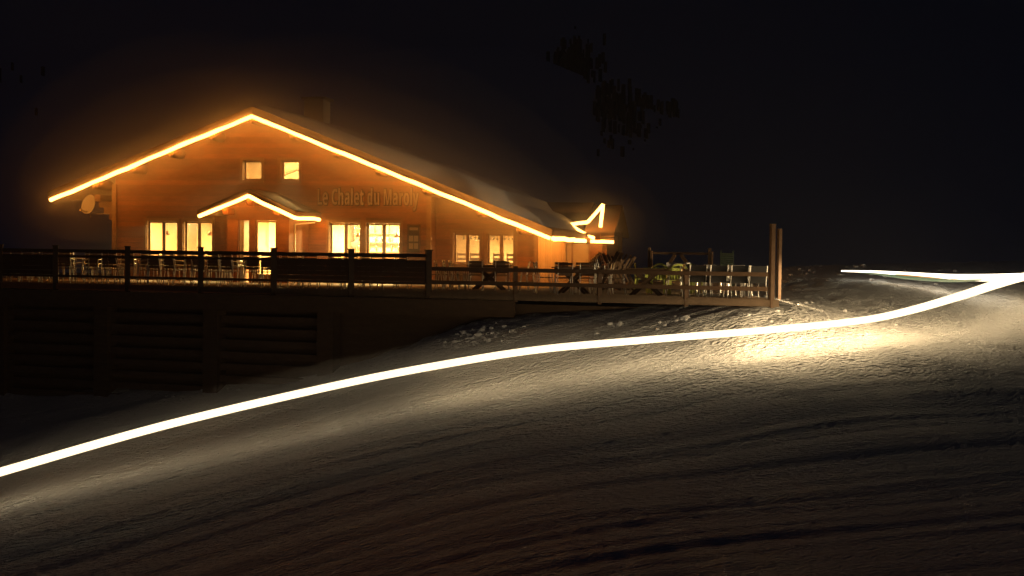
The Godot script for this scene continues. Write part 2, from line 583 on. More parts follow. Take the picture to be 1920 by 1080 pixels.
	room.name = "dining_room"
	c.add_child(room)
	put("floor", Vector3(15.0, 0.04, 6.6), Vector3(2.1, -0.01, -4.6), M.room_floor, room)
	put("ceiling", Vector3(11.3, 0.06, 6.3), Vector3(0.3, 2.45, -4.35), M.room_wood, room)
	put("ceiling", Vector3(3.7, 0.06, 5.6), Vector3(7.85, 1.98, -5.0), M.room_wood, room)
	put("back_wall", Vector3(15.0, 2.42, 0.1), Vector3(2.1, 1.21, -7.6), M.room_wood, room)
	put("partition", Vector3(0.1, 2.3, 3.2), Vector3(1.95, 1.17, -6.0), M.room_wood, room)
	put("partition", Vector3(0.1, 2.3, 3.4), Vector3(-1.0, 1.17, -5.9), M.room_wood, room)
	var loft := Node3D.new()
	loft.name = "loft_room"
	c.add_child(loft)
	put("floor", Vector3(4.6, 0.05, 4.0), Vector3(0.4, 3.2, -3.2), M.room_wood, loft)
	put("back_wall", Vector3(4.6, 2.3, 0.08), Vector3(0.4, 4.35, -4.2), M.room_wood, loft)
	for s in [-1, 1]:
		put("side_wall", Vector3(0.08, 1.3, 3.0), Vector3(0.4 + s * 2.2, 3.85, -2.7), M.room_wood, loft)
	bar("sloping_beam", Vector3(-1.2, 3.7, -4.1), Vector3(1.6, 4.75, -4.1), 0.08, 0.08, M.frame, loft)
	put("ceiling", Vector3(3.2, 0.05, 3.2), Vector3(0.4, 5.05, -2.7), M.room_wood, loft)

func make_rear_wing() -> void:
	# the lower wing behind the right-hand eaves, with the side entrance
	var w := thing("rear_wing", "low rear wing with timber pillar and lit side door behind the eaves", "building", ORIGIN, deg_to_rad(TURN))
	put("wall", Vector3(0.2, 1.9, 0.2), Vector3(9.95, 0.95, -9.95), M.pale_wall, w)
	put("wall", Vector3(1.0, 0.32, 0.2), Vector3(10.55, 1.74, -9.95), M.pale_wall, w)
	put("wall", Vector3(0.5, 1.9, 0.24), Vector3(11.08, 0.95, -9.93), M.pine[2], w)
	put("wall", Vector3(0.2, 1.9, 5.0), Vector3(11.4, 0.95, -12.55), M.pine[0], w)
	var d := Node3D.new()
	d.name = "side_door"
	w.add_child(d)
	put("frame", Vector3(0.06, 1.55, 0.08), Vector3(10.08, 0.78, -9.92), M.frame, d)
	put("frame", Vector3(0.06, 1.55, 0.08), Vector3(10.79, 0.78, -9.92), M.frame, d)
	put("leaf", Vector3(0.65, 1.5, 0.05), Vector3(10.435, 0.76, -9.98), M.pale_wall, d)
	put("handle", Vector3(0.03, 0.16, 0.06), Vector3(10.7, 0.8, -9.93), M.metal, d)
	for b in [[0.0, 0.30], [0.22, 0.26]]:
		put("fascia", Vector3(1.95, 0.1, 0.06), Vector3(10.85, 1.72 + b[0], -9.45 - b[1]), M.frame, w)
	put("eaves_beam", Vector3(0.22, 0.26, 1.0), Vector3(11.2, 1.8, -9.7), M.pine[1], w)
	part("roof", prism(PackedVector2Array([Vector2(9.4, 1.80), Vector2(9.4, 1.95), Vector2(13.1, 3.25), Vector2(16.6, 2.0), Vector2(16.6, 1.85), Vector2(13.1, 3.1)]), 10.6, 11.85), M.soffit, w, Transform3D(Basis(Vector3(0, 0, -1), Vector3.UP, Vector3(1, 0, 0)), Vector3.ZERO))
	part("rear_roof", prism(PackedVector2Array([Vector2(12.0, 2.85), Vector2(12.0, 3.0), Vector2(13.2, 3.35), Vector2(17.0, 2.0), Vector2(17.0, 1.85), Vector2(13.2, 3.2)]), 7.6, 10.6), M.soffit, w, Transform3D(Basis(Vector3(0, 0, -1), Vector3.UP, Vector3(1, 0, 0)), Vector3.ZERO))
	put("rear_wall", Vector3(4.0, 2.6, 0.2), Vector3(9.6, 1.3, -16.0), M.core, w)

func snow_slab(called: String, label: String, xa: float, xb: float, za: float, zb: float, depth: Callable, roof: Callable) -> void:
	var o := Node3D.new()
	var nx := 70
	var nz := 36
	var st := mb()
	for layer in 2:
		for j in nz + 1:
			for i in nx + 1:
				var x := lerpf(xa, xb, float(i) / nx)
				var z := lerpf(za, zb, float(j) / nz)
				var t: float = depth.call(x, z) if layer == 0 else 0.0
				st.set_smooth_group(layer)
				st.add_vertex(Vector3(x, float(roof.call(x)) + 0.004 + t, z))
	for j in nz:
		for i in nx:
			var a := j * (nx + 1) + i
			for v in [a, a + 1, a + nx + 1, a + 1, a + nx + 2, a + nx + 1]:
				st.add_index(v)
	st.generate_normals()
	var m := part(called, st.commit(), M.roof_snow)
	m.transform = Transform3D(Basis(Vector3.UP, deg_to_rad(TURN)), ORIGIN)
	tag(m, label, "snow")
	o.free()

func make_roof_snow() -> void:
	var n := noise(0.5, 8, 3)
	var depth := func(x, z):
		var edge := minf(minf((-0.25 - z) / 0.5, (z + 11.7) / 0.5), minf((10.35 - x) / 0.8, (x + 7.5) / 0.8))
		var t := 0.22 if x < 0 else lerpf(0.26, 0.62, clampf(x / 6.5, 0, 1))
		if x > 9.0:
			t *= 0.55
		return (t + 0.07 * n.get_noise_2d(x, z)) * sqrt(clampf(edge, 0, 1))
	snow_slab("roof_snow", "thick snow lying on the long right slope of the chalet roof", -7.5, 10.35, -0.25, -11.7, depth, func(x): return roof_y(x) + 0.10)
	# snow guard near the eaves
	var g := thing("snow_guard", "timber snow guard rail on the lower right slope of the roof", "snow guard", ORIGIN, deg_to_rad(TURN))
	for k in 3:
		bar("rail", Vector3(9.0, roof_y(9.0) + 0.34, -2.2 - k * 2.9), Vector3(9.0, roof_y(9.0) + 0.34, -4.9 - k * 2.9), 0.08, 0.1, M.frame, g)
		put("bracket", Vector3(0.05, 0.4, 0.05), Vector3(9.0, roof_y(9.0) + 0.2, -3.5 - k * 2.9), M.metal, g)

# ---------------------------------------------------------------- lights on the building
const WARM := Color(1.0, 0.55, 0.12)      # the colour of the string lights, sRGB
const WARM_CORE := Color(1.0, 0.70, 0.33)
var rope_rng := RandomNumberGenerator.new()
func rope(called: String, label: String, pts: Array, r: float, energy: float, width: float, radiance: float, facings: Array, group := "") -> void:
	var o := thing(called, label, "string lights", ORIGIN, deg_to_rad(TURN), group)
	for i in pts.size() - 1:
		var a: Vector3 = pts[i]
		var b: Vector3 = pts[i + 1]
		var steps := maxi(2, int(a.distance_to(b) / 0.45))
		var path := []
		var wide := []
		for k in steps + 1:
			var ends := k == 0 or k == steps
			path.append(a.lerp(b, float(k) / steps) + (Vector3.ZERO if ends else Vector3(0, rope_rng.randfn(0, 0.012), rope_rng.randfn(0, 0.012))))
			wide.append(r * rope_rng.randf_range(0.9, 1.08))
		part("lit_tube", tube(path, wide, 10), M["rope%d" % energy], o)
		for f in facings:
			if radiance > 0:
				strip_light(o, a + f * (r + 0.012), b + f * (r + 0.012), f, width, radiance, WARM)

func make_ropes() -> void:
	rope_rng.seed = 2
	M["rope14"] = glow(WARM_CORE, 11.0)
	M["rope9"] = glow(WARM_CORE, 11.0)
	var back := Vector3(0, -0.75, -0.65).normalized()
	rope("roof_lights", "bright amber light string along the main gable edge from eave to eave", [Vector3(-7.66, 2.82, 0.03), Vector3(0, 5.79, 0.03), Vector3(10.6, 1.63, 0.03)], 0.066, 14.0, 0.12, 20.0, [back, Vector3(0, -0.35, 0.94), Vector3(0, -0.12, 0.99)])
	rope("eaves_lights", "amber light string along the right-hand eaves beside the gable end", [Vector3(10.68, 1.63, -0.1), Vector3(10.68, 1.63, -9.3)], 0.078, 14.0, 0.1, 32.0, [Vector3(-0.7, -0.7, 0)])
	rope("porch_lights", "amber light string round the small porch roof over the door", [Vector3(-1.15, 2.23, 1.88), Vector3(0.62, 2.93, 1.88), Vector3(2.24, 2.21, 1.88), Vector3(2.24, 2.21, -0.7)], 0.062, 14.0, 0.12, 26.0, [Vector3(0.3, -0.7, -0.6).normalized()])
	rope("wing_lights", "short amber light string on the low rear wing's eaves", [Vector3(10.9, 1.62, -9.35), Vector3(11.85, 1.60, -9.35)], 0.07, 14.0, 0.1, 10.0, [Vector3(0, -1, -0.3)])
	rope("star_light", "amber tube star outline standing on the rear wing roof", [Vector3(11.28, 2.2, -9.5), Vector3(11.38, 3.14, -9.5), Vector3(10.75, 2.4, -9.5), Vector3(10.01, 2.3, -9.5), Vector3(10.55, 1.97, -9.5), Vector3(11.05, 1.75, -9.42)], 0.07, 9.0, 0.1, 12.0, [Vector3(0, -0.5, -1)])

func make_rooms_light() -> void:
	# flat ceiling lamps inside: a glowing panel with a light of its size below it
	var warm := Color(1.0, 0.855, 0.52)
	M.panel = glow(warm, 6.0)
	var spots := [[-3.8, 2.40, -3.4, "over the left dining tables"], [-2.2, 2.40, -5.5, "at the back of the left dining tables"], [0.6, 2.40, -3.0, "just inside the entrance"], [0.6, 2.40, -5.8, "at the back of the entrance hall"], [3.1, 2.40, -3.0, "over the left end of the bar"], [4.8, 2.40, -3.0, "over the right end of the bar"], [7.4, 1.93, -4.0, "in the low right room"], [8.8, 1.93, -4.6, "at the right end of the low room"], [0.5, 5.0, -2.6, "in the loft room"]]
	for s in spots:
		var o := thing("ceiling_lamp", "flat warm ceiling lamp " + String(s[3]), "lamp", ORIGIN + Vector3(s[0], 0, s[2]).rotated(Vector3.UP, deg_to_rad(TURN)) + Vector3(0, s[1], 0), deg_to_rad(TURN), "ceiling lamps indoors")
		put("housing", Vector3(0.7, 0.03, 0.7), Vector3(0, 0.0, 0), M.metal, o)
		put("lit_panel", Vector3(0.64, 0.015, 0.64), Vector3(0, -0.024, 0), M.panel, o)
		var e := 1300.0
		if s[0] > 7.0: e = 380.0
		if s[1] > 4.0: e = 420.0
		strip_light(o, Vector3(-0.32, -0.045, 0), Vector3(0.32, -0.045, 0), Vector3.DOWN, 0.64, e, warm)

# ---------------------------------------------------------------- what hangs on the chalet
func local(p: Vector3) -> Vector3:
	return ORIGIN + p.rotated(Vector3.UP, deg_to_rad(TURN))

func make_sign() -> void:
	var font := SystemFont.new()
	font.font_names = ["Droid Sans"]
	font.font_weight = 700
	var words := "Le Chalet du Maroly"
	var o := thing("sign", "pale cut-out wooden letters with dark backs on the facade above the windows", "sign", local(Vector3(2.1, 2.68, -0.86)), deg_to_rad(TURN))
	var full: float = font.get_string_size(words, HORIZONTAL_ALIGNMENT_LEFT, -1, 64).x
	var sx := 3.72 / full
	var sy := 0.56 / 46.0
	for i in words.length():
		if words[i] == " ":
			continue
		var x: float = font.get_string_size(words.substr(0, i), HORIZONTAL_ALIGNMENT_LEFT, -1, 64).x
		for back in [true, false]:
			var t := TextMesh.new()
			t.font = font
			t.font_size = 64
			t.pixel_size = 1.0
			t.depth = 1.0
			t.text = words[i]
			t.horizontal_alignment = HORIZONTAL_ALIGNMENT_LEFT
			t.vertical_alignment = VERTICAL_ALIGNMENT_BOTTOM
			var st := mb()
			st.append_from(t, 0, Transform3D())
			if back:
				var p := Transform3D()
				for d in [Vector2(3.2, 0), Vector2(-3.2, 0), Vector2(0, 2.6), Vector2(0, -2.6), Vector2(2.5, 2), Vector2(-2.5, 2), Vector2(2.5, -2), Vector2(-2.5, -2)]:
					p.origin = Vector3(d.x, d.y, 0)
					st.append_from(t, 0, p)
			part("letter_back" if back else "letter", st.commit(), M.letter_back if back else M.letter, o, Transform3D(Basis().scaled(Vector3(sx, sy, 0.03)), Vector3(x * sx, -0.13, 0.012 if back else 0.045)))

func make_menu() -> void:
	var o := thing("menu_board", "dark framed menu board on the wall right of the windows", "board", local(Vector3(5.65, 1.1, -0.86)), deg_to_rad(TURN))
	put("panel", Vector3(0.42, 0.95, 0.03), Vector3(0, 0.475, 0.02), M.slate, o)
	for s in [-1, 1]:
		put("frame", Vector3(0.04, 1.0, 0.05), Vector3(s * 0.22, 0.475, 0.025), M.dark_pine, o)
		put("frame", Vector3(0.4, 0.04, 0.05), Vector3(0, 0.475 + s * 0.48, 0.025), M.dark_pine, o)
	for k in 4:
		put("sheet", Vector3(0.15, 0.2, 0.004), Vector3(-0.09 + 0.18 * (k % 2), 0.22 + 0.26 * (k / 2), 0.038), M.dim_paper, o)
	put("sheet", Vector3(0.3, 0.1, 0.004), Vector3(0, 0.82, 0.038), M.dim_paper, o)

func make_dish() -> void:
	var o := thing("satellite_dish", "round satellite dish on the left wall under the eaves", "dish", local(Vector3(-6.85, 2.28, -1.3)), deg_to_rad(TURN - 15))
	var prof := []
	for k in 7:
		var r := 0.33 * k / 6.0
		prof.append(Vector2(maxf(r, 0.001), 0.55 * r * r))
	for k in range(6, -1, -1):
		var r := 0.33 * k / 6.0
		prof.append(Vector2(maxf(r, 0.001), 0.55 * r * r - 0.012))
	part("reflector", lathe(prof, 24), M.dish, o, Transform3D(Basis(Vector3.RIGHT, deg_to_rad(72)).scaled(Vector3(1, 1.15, 1)), Vector3(0, 0.42, 0)))
	part("arm", tube([Vector3(0, 0.16, 0.05), Vector3(0, 0.2, 0.4)], [0.012, 0.012], 6), M.metal, o)
	put("receiver", Vector3(0.05, 0.07, 0.1), Vector3(0, 0.23, 0.42), M.pale_wall, o)
	part("mast", tube([Vector3(0, -0.05, -0.06), Vector3(0, 0.55, -0.06)], [0.022, 0.022], 8), M.metal, o)
	bar("bracket", Vector3(0, 0.1, -0.06), Vector3(1.15, 0.1, -0.35), 0.03, 0.03, M.metal, o)

func make_indoors() -> void:
	var rng := RandomNumberGenerator.new()
	rng.seed = 77
	var back_bar := thing("bar_shelf", "pale wooden bottle shelf behind the bar seen through the middle windows", "shelf", local(Vector3(3.9, 0, -4.6)), deg_to_rad(TURN))
	put("back_panel", Vector3(3.0, 2.2, 0.04), Vector3(0, 1.1, -0.18), M.room_wood, back_bar)
	for y in [1.1, 1.45, 1.8]:
		put("shelf_board", Vector3(3.0, 0.03, 0.28), Vector3(0, y, 0), M.frame, back_bar)
	for x in [-1.48, 1.48]:
		put("upright", Vector3(0.04, 2.2, 0.3), Vector3(x, 1.1, 0), M.frame, back_bar)
	var bottle := lathe([Vector2(0.001, 0), Vector2(0.036, 0), Vector2(0.038, 0.17), Vector2(0.014, 0.22), Vector2(0.014, 0.29), Vector2(0.001, 0.29)], 8)
	for k in 26:
		var row := k % 3
		var p := Vector3(-1.35 + (k / 3) * 0.31 + rng.randf_range(-0.06, 0.06), [1.117, 1.467, 1.817][row], rng.randf_range(-0.05, 0.06))
		var b := part("bottle", bottle, [M.bottle_dark, M.bottle_green, M.bottle_amber][rng.randi() % 3], self, Transform3D(Basis(), local(Vector3(3.9, 0, -4.6) + p)))
		tag(b, "small dark bottle on the shelf behind the bar", "bottle", "bottles behind the bar")
	var counter := thing("bar_counter", "wooden bar counter inside the middle windows", "counter", local(Vector3(3.9, 0, -2.9)), deg_to_rad(TURN))
	put("top", Vector3(2.9, 0.05, 0.55), Vector3(0, 1.0, 0), M.frame, counter)
	put("front", Vector3(2.8, 0.97, 0.08), Vector3(0, 0.49, 0.15), M.room_wood, counter)
	var till := thing("till_screen", "dark tilted till screen on the bar inside the window", "screen", local(Vector3(2.95, 1.03, -2.75)), deg_to_rad(TURN + 15))
	put("stand", Vector3(0.04, 0.3, 0.04), Vector3(0, 0.15, 0), M.slate, till)
	put("screen", Vector3(0.3, 0.2, 0.03), Vector3(0, 0.36, 0.02), M.slate, till, Vector3(-0.35, 0, 0.5))
	put("base", Vector3(0.2, 0.02, 0.16), Vector3(0, 0.01, 0), M.slate, till)
	var slate := thing("price_board", "grey price board hanging over the bar inside the fourth window", "board", local(Vector3(4.55, 1.42, -3.6)), deg_to_rad(TURN))
	put("panel", Vector3(0.42, 0.42, 0.03), Vector3(0, 0.2, 0), M.grey_board, slate)
	put("rim", Vector3(0.46, 0.03, 0.04), Vector3(0, 0.425, 0), M.frame, slate)
	for s in [-1, 1]:
		bar("cord", Vector3(s * 0.18, 0.44, 0), Vector3(s * 0.18, 1.0, 0), 0.008, 0.008, M.metal, slate)
	# coat rack, pictures and tables in the left dining room
	var names := ["beside the left window", "between the two left windows", "in the second left window"]
	for k in 3:
		var t := thing("dining_table", "wooden dining table indoors " + names[k], "table", local(Vector3(-4.2 + k * 0.95, 0, -2.6 - 0.5 * (k % 2))), deg_to_rad(TURN), "dining tables indoors")
		put("top", Vector3(0.75, 0.04, 0.75), Vector3(0, 0.94, 0), M.frame, t)
		put("leg", Vector3(0.08, 0.92, 0.08), Vector3(0, 0.46, 0), M.dark_pine, t)
		put("foot", Vector3(0.4, 0.04, 0.4), Vector3(0, 0.02, 0), M.dark_pine, t)
	for k in 3:
		var f := thing("picture", ["small dark picture on the left dining room wall", "dark picture on the back wall of the left room", "tall picture by the second left window's back wall"][k], "picture", local(Vector3(-4.3 + k * 1.1, 1.3, -7.53)), deg_to_rad(TURN), "pictures indoors")
		put("frame", Vector3(0.5, 0.6, 0.03), Vector3(0, 0.3, 0), M.dark_pine, f)
		put("sheet", Vector3(0.4, 0.5, 0.01), Vector3(0, 0.3, 0.021), M.dim_paper, f)
	var cup := thing("crockery_cabinet", "pale cabinet of crockery seen through the entrance door", "cabinet", local(Vector3(0.6, 0, -4.2)), deg_to_rad(TURN))
	put("carcass", Vector3(1.3, 2.0, 0.04), Vector3(0, 1.0, -0.2), M.room_wood, cup)
	for y in [0.05, 0.6, 1.0, 1.4, 1.8]:
		put("shelf_board", Vector3(1.3, 0.03, 0.36), Vector3(0, y, 0), M.frame, cup)
	for x in [-0.64, 0.64]:
		put("side", Vector3(0.03, 2.0, 0.38), Vector3(x, 1.0, 0), M.frame, cup)
	var where := ["left of the first left window", "right of the first left window", "in the second left window", "over the bar in the third window", "over the bar in the fourth window"]
	for k in 5:
		var x: float = [-4.05, -3.45, -2.35, 3.3, 4.75][k]
		var lamp := thing("pendant_lamp", "small dark pendant lamp hanging " + where[k], "lamp", local(Vector3(x, 1.62, -1.9)), deg_to_rad(TURN), "pendant lamps indoors")
		part("shade", lathe([Vector2(0.02, 0.16), Vector2(0.045, 0.14), Vector2(0.11, 0.0), Vector2(0.10, 0.0), Vector2(0.04, 0.13)], 12), M.bottle_amber, lamp)
		bar("cord", Vector3(0, 0.16, 0), Vector3(0, 0.8, 0), 0.012, 0.012, M.slate, lamp)
	for k in 4:
		var x: float = [6.95, 7.5, 8.3, 8.85][k]
		var c := thing("dining_chair", "dark dining chair in the low room %s" % ["at the far left of its first window", "in the right half of its first window", "in the left half of its second window", "at the far right of its second window"][k], "chair", local(Vector3(x, 0, -2.7)), deg_to_rad(TURN) + 0.3 * (k % 2), "dark chairs in the low room")
		put("seat", Vector3(0.4, 0.04, 0.4), Vector3(0, 0.5, 0), M.dark_pine, c)
		for s in [-1, 1]:
			put("leg", Vector3(0.04, 1.12, 0.04), Vector3(s * 0.18, 0.56, -0.18), M.dark_pine, c)
			put("leg", Vector3(0.04, 0.5, 0.04), Vector3(s * 0.18, 0.25, 0.18), M.dark_pine, c)
		for y in [0.72, 0.88, 1.04]:
			put("back_slat", Vector3(0.34, 0.09, 0.02), Vector3(0, y, -0.18), M.dark_pine, c)
	# glass rack in the low right room, glasses hanging upside down
	var rack := thing("glass_rack", "hanging glass rack in the low right room windows", "rack", local(Vector3(7.95, 1.62, -3.4)), deg_to_rad(TURN))
	put("board", Vector3(2.4, 0.03, 0.3), Vector3(0, 0.13, 0), M.frame, rack)
	for x in [-1.1, 1.1]:
		bar("hanger", Vector3(x, 0.14, 0), Vector3(x, 0.33, 0), 0.012, 0.012, M.metal, rack)
	var cupm := lathe([Vector2(0.001, 0.12), Vector2(0.03, 0.12), Vector2(0.006, 0.11), Vector2(0.006, 0.06), Vector2(0.032, 0.04), Vector2(0.034, -0.03), Vector2(0.03, -0.03)], 8)
	for k in 16:
		var g := part("wine_glass", cupm, M.bottle_dark, self, Transform3D(Basis(), local(Vector3(6.9 + k * 0.14, 1.615, -3.35))))
		tag(g, "wine glass hanging upside down from the rack in the low right room", "glass", "glasses on the rack")

# ---------------------------------------------------------------- terrace
const FENCE := [[-17.115, -41.056], [-16.33, -40.804], [-14.331, -40.162], [-11.829, -39.358], [-9.391, -38.574], [-7.047, -37.821], [-4.665, -37.056], [-2.377, -36.321], [0.089, -35.529], [2.378, -34.793], [4.629, -34.07], [6.775, -33.38]]
func fp(i: int, y := 0.0) -> Vector3:
	return Vector3(FENCE[i][0], y, FENCE[i][1])

func make_terrace() -> void:
	var outline := PackedVector2Array([Vector2(-21.0, -42.25), Vector2(6.95, -33.27), Vector2(6.2, -44.2), Vector2(6.0, -52.0), Vector2(2.0, -52.5), Vector2(0.6, -45.6), Vector2(-3.0, -45.6), Vector2(-15.0, -47.6), Vector2(-16.0, -56.0), Vector2(-26.0, -56.0)])
	var flat := PackedVector2Array()
	for p in outline:
		flat.append(Vector2(p.x, -p.y))
	var deck := part("terrace", prism(flat, -0.18, 0.0), M.deck, self, Transform3D(Basis(Vector3.RIGHT, deg_to_rad(-90)), Vector3.ZERO))
	deck.set_meta("kind", "structure")
	# the beam below its edge and the retaining wall of timbers
	var w := thing("retaining_wall", "dark timber crib retaining wall under the left part of the terrace", "wall")
	var dir := (fp(11) - fp(0)).normalized()
	var out := Vector3(-dir.z, 0, dir.x)
	bar("edge_beam", fp(0) + Vector3(-3, -0.42, 0) - dir * 1.0 + out * 0.04, fp(8) + Vector3(0, -0.42, 0) + out * 0.04, 0.12, 0.46, M.dark_timber, w)
	bar("backing", fp(0) + Vector3(0, -2.6, 0) - dir * 4.0 - out * 0.5, fp(10) + Vector3(0, -2.6, 0) - out * 0.5, 0.2, 4.6, M.dark_timber, w)
	var q := func(s: float, y: float, o: float) -> Vector3: return fp(2) + dir * s + Vector3(0, y, 0) + out * o
	for s in [-6.2, -2.1, 1.75, 5.6, 9.4]:
		part("pier", bx(Vector3(0.5, 4.4, 0.5)), M.dark_timber, w, Transform3D(Basis(Vector3.UP, atan2(-dir.z, dir.x)), q.call(s, -2.85, -0.12)))
	for bay in 4:
		for k in 8:
			var s0: float = [-5.95, -1.85, 2.0, 5.85][bay]
			if bay == 3 and k > 5:
				continue
			bar("crib_timber", q.call(s0, -0.95 - k * 0.36, -0.16 + 0.03 * (k % 2)), q.call(s0 + 3.55, -0.95 - k * 0.36, -0.16 + 0.03 * (k % 2)), 0.2, 0.2, M.crib, w)

func make_fences() -> void:
	# tall railing with some boarded bays, on the left
	var f := thing("tall_railing", "dark tall terrace railing with three boarded bays on the left", "railing")
	for i in range(1, 8):
		put("post", Vector3(0.16, 1.42, 0.16), fp(i, 0.46), M.rail_dark, f, Vector3(0, 0.31, 0))
		put("post_cap", Vector3(0.2, 0.03, 0.2), fp(i, 1.185), M.rail_dark, f, Vector3(0, 0.31, 0))
	for i in range(0, 7):
		var a := fp(i)
		var b := fp(i + 1)
		var d := (b - a).normalized() * 0.081
		if i > 0:
			a += d
		b -= d
		for y in [1.03, 0.86, 0.24]:
			bar("rail", a + Vector3(0, y, 0), b + Vector3(0, y, 0), 0.06, 0.10 if y > 1.0 else 0.07, M.rail_dark, f)
		if i in [0, 1, 5, 6]:
			for k in 4:
				bar("panel_board", a + Vector3(0, 0.347 + 0.137 * k, 0), b + Vector3(0, 0.347 + 0.137 * k, 0), 0.03, 0.133, M.rail_panel, f)
	# low two-rail fence on the right
	var g := thing("low_rail_fence", "low two-rail wooden fence along the right part of the terrace", "fence")
	for i in range(8, 11):
		put("post", Vector3(0.11, 1.0, 0.09), fp(i, 0.27), M.rail_light, g, Vector3(0, 0.31, 0))
	for i in range(7, 11):
		var a := fp(i)
		var b := fp(i + 1)
		var d := (b - a).normalized() * 0.06
		var out := Vector3(-d.z, 0, d.x).normalized() * 0.07
		for y in [0.66, 0.28]:
			bar("rail", a + d * (1.5 if i == 7 else 0.0) + out * (0.0 if i == 7 else 1.0) + Vector3(0, y, 0), b - d * (1.4 if i == 10 else 0.0) + out + Vector3(0, y, 0), 0.035, 0.11, M.rail_light, g)
	var p := thing("end_post", "tall square wooden post at the right end of the terrace fence", "post", fp(11) + Vector3(0, -0.4, 0), 0.3)
	put("shaft", Vector3(0.11, 2.36, 0.12), Vector3(0, 1.18, 0), M.rail_light, p)
	put("top_cap", Vector3(0.135, 0.02, 0.135), Vector3(0, 2.37, 0), M.rail_light, p)
	var p2 := thing("rear_post", "thinner wooden post standing just behind the tall end post", "post", Vector3(7.42, -0.3, -35.6), 0.3)
	put("shaft", Vector3(0.09, 2.2, 0.12), Vector3(0, 1.1, 0), M.rail_light, p2)
	put("foot", Vector3(0.14, 0.1, 0.17), Vector3(0, 0.05, 0), M.rail_light, p2)

func make_chair(label: String, group: String) -> Node3D:
	var c := thing("chair", label, "chair", Vector3.ZERO, 0.0, group)
	var st := mb()
	for k in 5:
		add_box(st, Vector3(0.40, 0.018, 0.068), Vector3(0, 0.45, -0.16 + 0.08 * k))
	part("seat", st.commit(), M.slat, c)
	st = mb()
	for k in 4:
		add_box(st, Vector3(0.38, 0.07, 0.015), Vector3(0, 0.56 + 0.095 * k, -0.225 - 0.018 * k), Vector3(-0.18, 0, 0))
	part("backrest", st.commit(), M.slat, c)
	for s in [-1, 1]:
		part("leg", tube([Vector3(s * 0.21, 0, 0.23), Vector3(s * 0.205, 0.44, 0.17)], [0.013, 0.013], 6), M.alu, c)
		part("leg", tube([Vector3(s * 0.21, 0, -0.26), Vector3(s * 0.205, 0.45, -0.19), Vector3(s * 0.2, 0.88, -0.29)], [0.013, 0.013, 0.013], 6), M.alu, c)
		part("arm", tube([Vector3(s * 0.215, 0.42, 0.17), Vector3(s * 0.225, 0.62, 0.16), Vector3(s * 0.215, 0.64, -0.22)], [0.011, 0.013, 0.011], 6), M.alu, c)
	return c

func make_wide_chair(label: String, group: String) -> Node3D:   # black woven armchair with a metal frame
	var c := thing("armchair", label, "chair", Vector3.ZERO, 0.0, group)
	put("seat", Vector3(0.46, 0.04, 0.44), Vector3(0, 0.42, 0), M.black_weave, c)
	put("backrest", Vector3(0.46, 0.46, 0.025), Vector3(0, 0.64, -0.235), M.black_weave, c, Vector3(-0.12, 0, 0))
	for s in [-1, 1]:
		part("leg", tube([Vector3(s * 0.25, 0, 0.22), Vector3(s * 0.25, 0.62, 0.2), Vector3(s * 0.25, 0.63, -0.22)], [0.017, 0.017, 0.015], 8), M.alu, c)
		part("leg", tube([Vector3(s * 0.25, 0, -0.26), Vector3(s * 0.25, 0.42, -0.2), Vector3(s * 0.25, 0.88, -0.27)], [0.017, 0.017, 0.017], 8), M.alu, c)
	return c

func make_table(label: String, at: Vector3, turn: float, size: Vector2, crossed: bool, group := "") -> Node3D:
	var t := thing("terrace_table", label, "table", at, turn, group)
	var n := 5
	for k in n:
		put("table_slat", Vector3(size.x, 0.03, size.y / n - 0.008), Vector3(0, 0.74, -size.y / 2 + size.y / n * (k + 0.5)), M.table_top, t)
	for s in [-1, 1]:
		put("rail", Vector3(size.x * 0.9, 0.04, 0.03), Vector3(0, 0.704, s * size.y * 0.33), M.dark_timber, t)
		if crossed:
			bar("leg", Vector3(-size.x * 0.36, 0.0, s * size.y * 0.3), Vector3(size.x * 0.30, 0.69, s * size.y * 0.3), 0.05, 0.07, M.dark_timber, t)
			bar("leg", Vector3(size.x * 0.36, 0.0, s * size.y * 0.24), Vector3(-size.x * 0.30, 0.69, s * size.y * 0.24), 0.05, 0.07, M.dark_timber, t)
		else:
			for r in [-1, 1]:
				put("leg", Vector3(0.05, 0.685, 0.05), Vector3(r * size.x * 0.42, 0.3425, s * size.y * 0.4), M.alu, t)
	return t

func make_lime_chair(at: Vector3, turn: float, label: String) -> void:   # one-piece plastic garden chair
	var c := thing("plastic_chair", label, "chair", at, turn, "lime plastic chairs")
	put("seat", Vector3(0.46, 0.035, 0.44), Vector3(0, 0.42, 0), M.lime, c)
	var st := mb()
	for k in 5:
		add_box(st, Vector3(0.045, 0.34, 0.02), Vector3(-0.16 + 0.08 * k, 0.60, -0.225), Vector3(-0.1, 0, 0))
	var prev := Vector3(-0.24, 0.42, -0.215)
	for k in range(0, 13):
		var a := PI * (1.0 - k / 12.0)
		var p := Vector3(cos(a) * 0.24, 0.66 + sin(a) * 0.2, -0.25)
		add_bar(st, prev, p, 0.03, 0.06)
		prev = p
	add_bar(st, prev, Vector3(0.24, 0.42, -0.215), 0.03, 0.06)
	part("backrest", st.commit(), M.lime, c)
	for s in [-1, 1]:
		bar("leg", Vector3(s * 0.24, 0, 0.22), Vector3(s * 0.22, 0.41, 0.19), 0.06, 0.04, M.lime, c)
		bar("leg", Vector3(s * 0.24, 0, -0.24), Vector3(s * 0.22, 0.41, -0.2), 0.06, 0.04, M.lime, c)
		bar("arm", Vector3(s * 0.25, 0.63, 0.16), Vector3(s * 0.24, 0.64, -0.23), 0.06, 0.03, M.lime, c)
		bar("arm_post", Vector3(s * 0.25, 0.62, 0.15), Vector3(s * 0.235, 0.43, 0.18), 0.05, 0.03, M.lime, c)

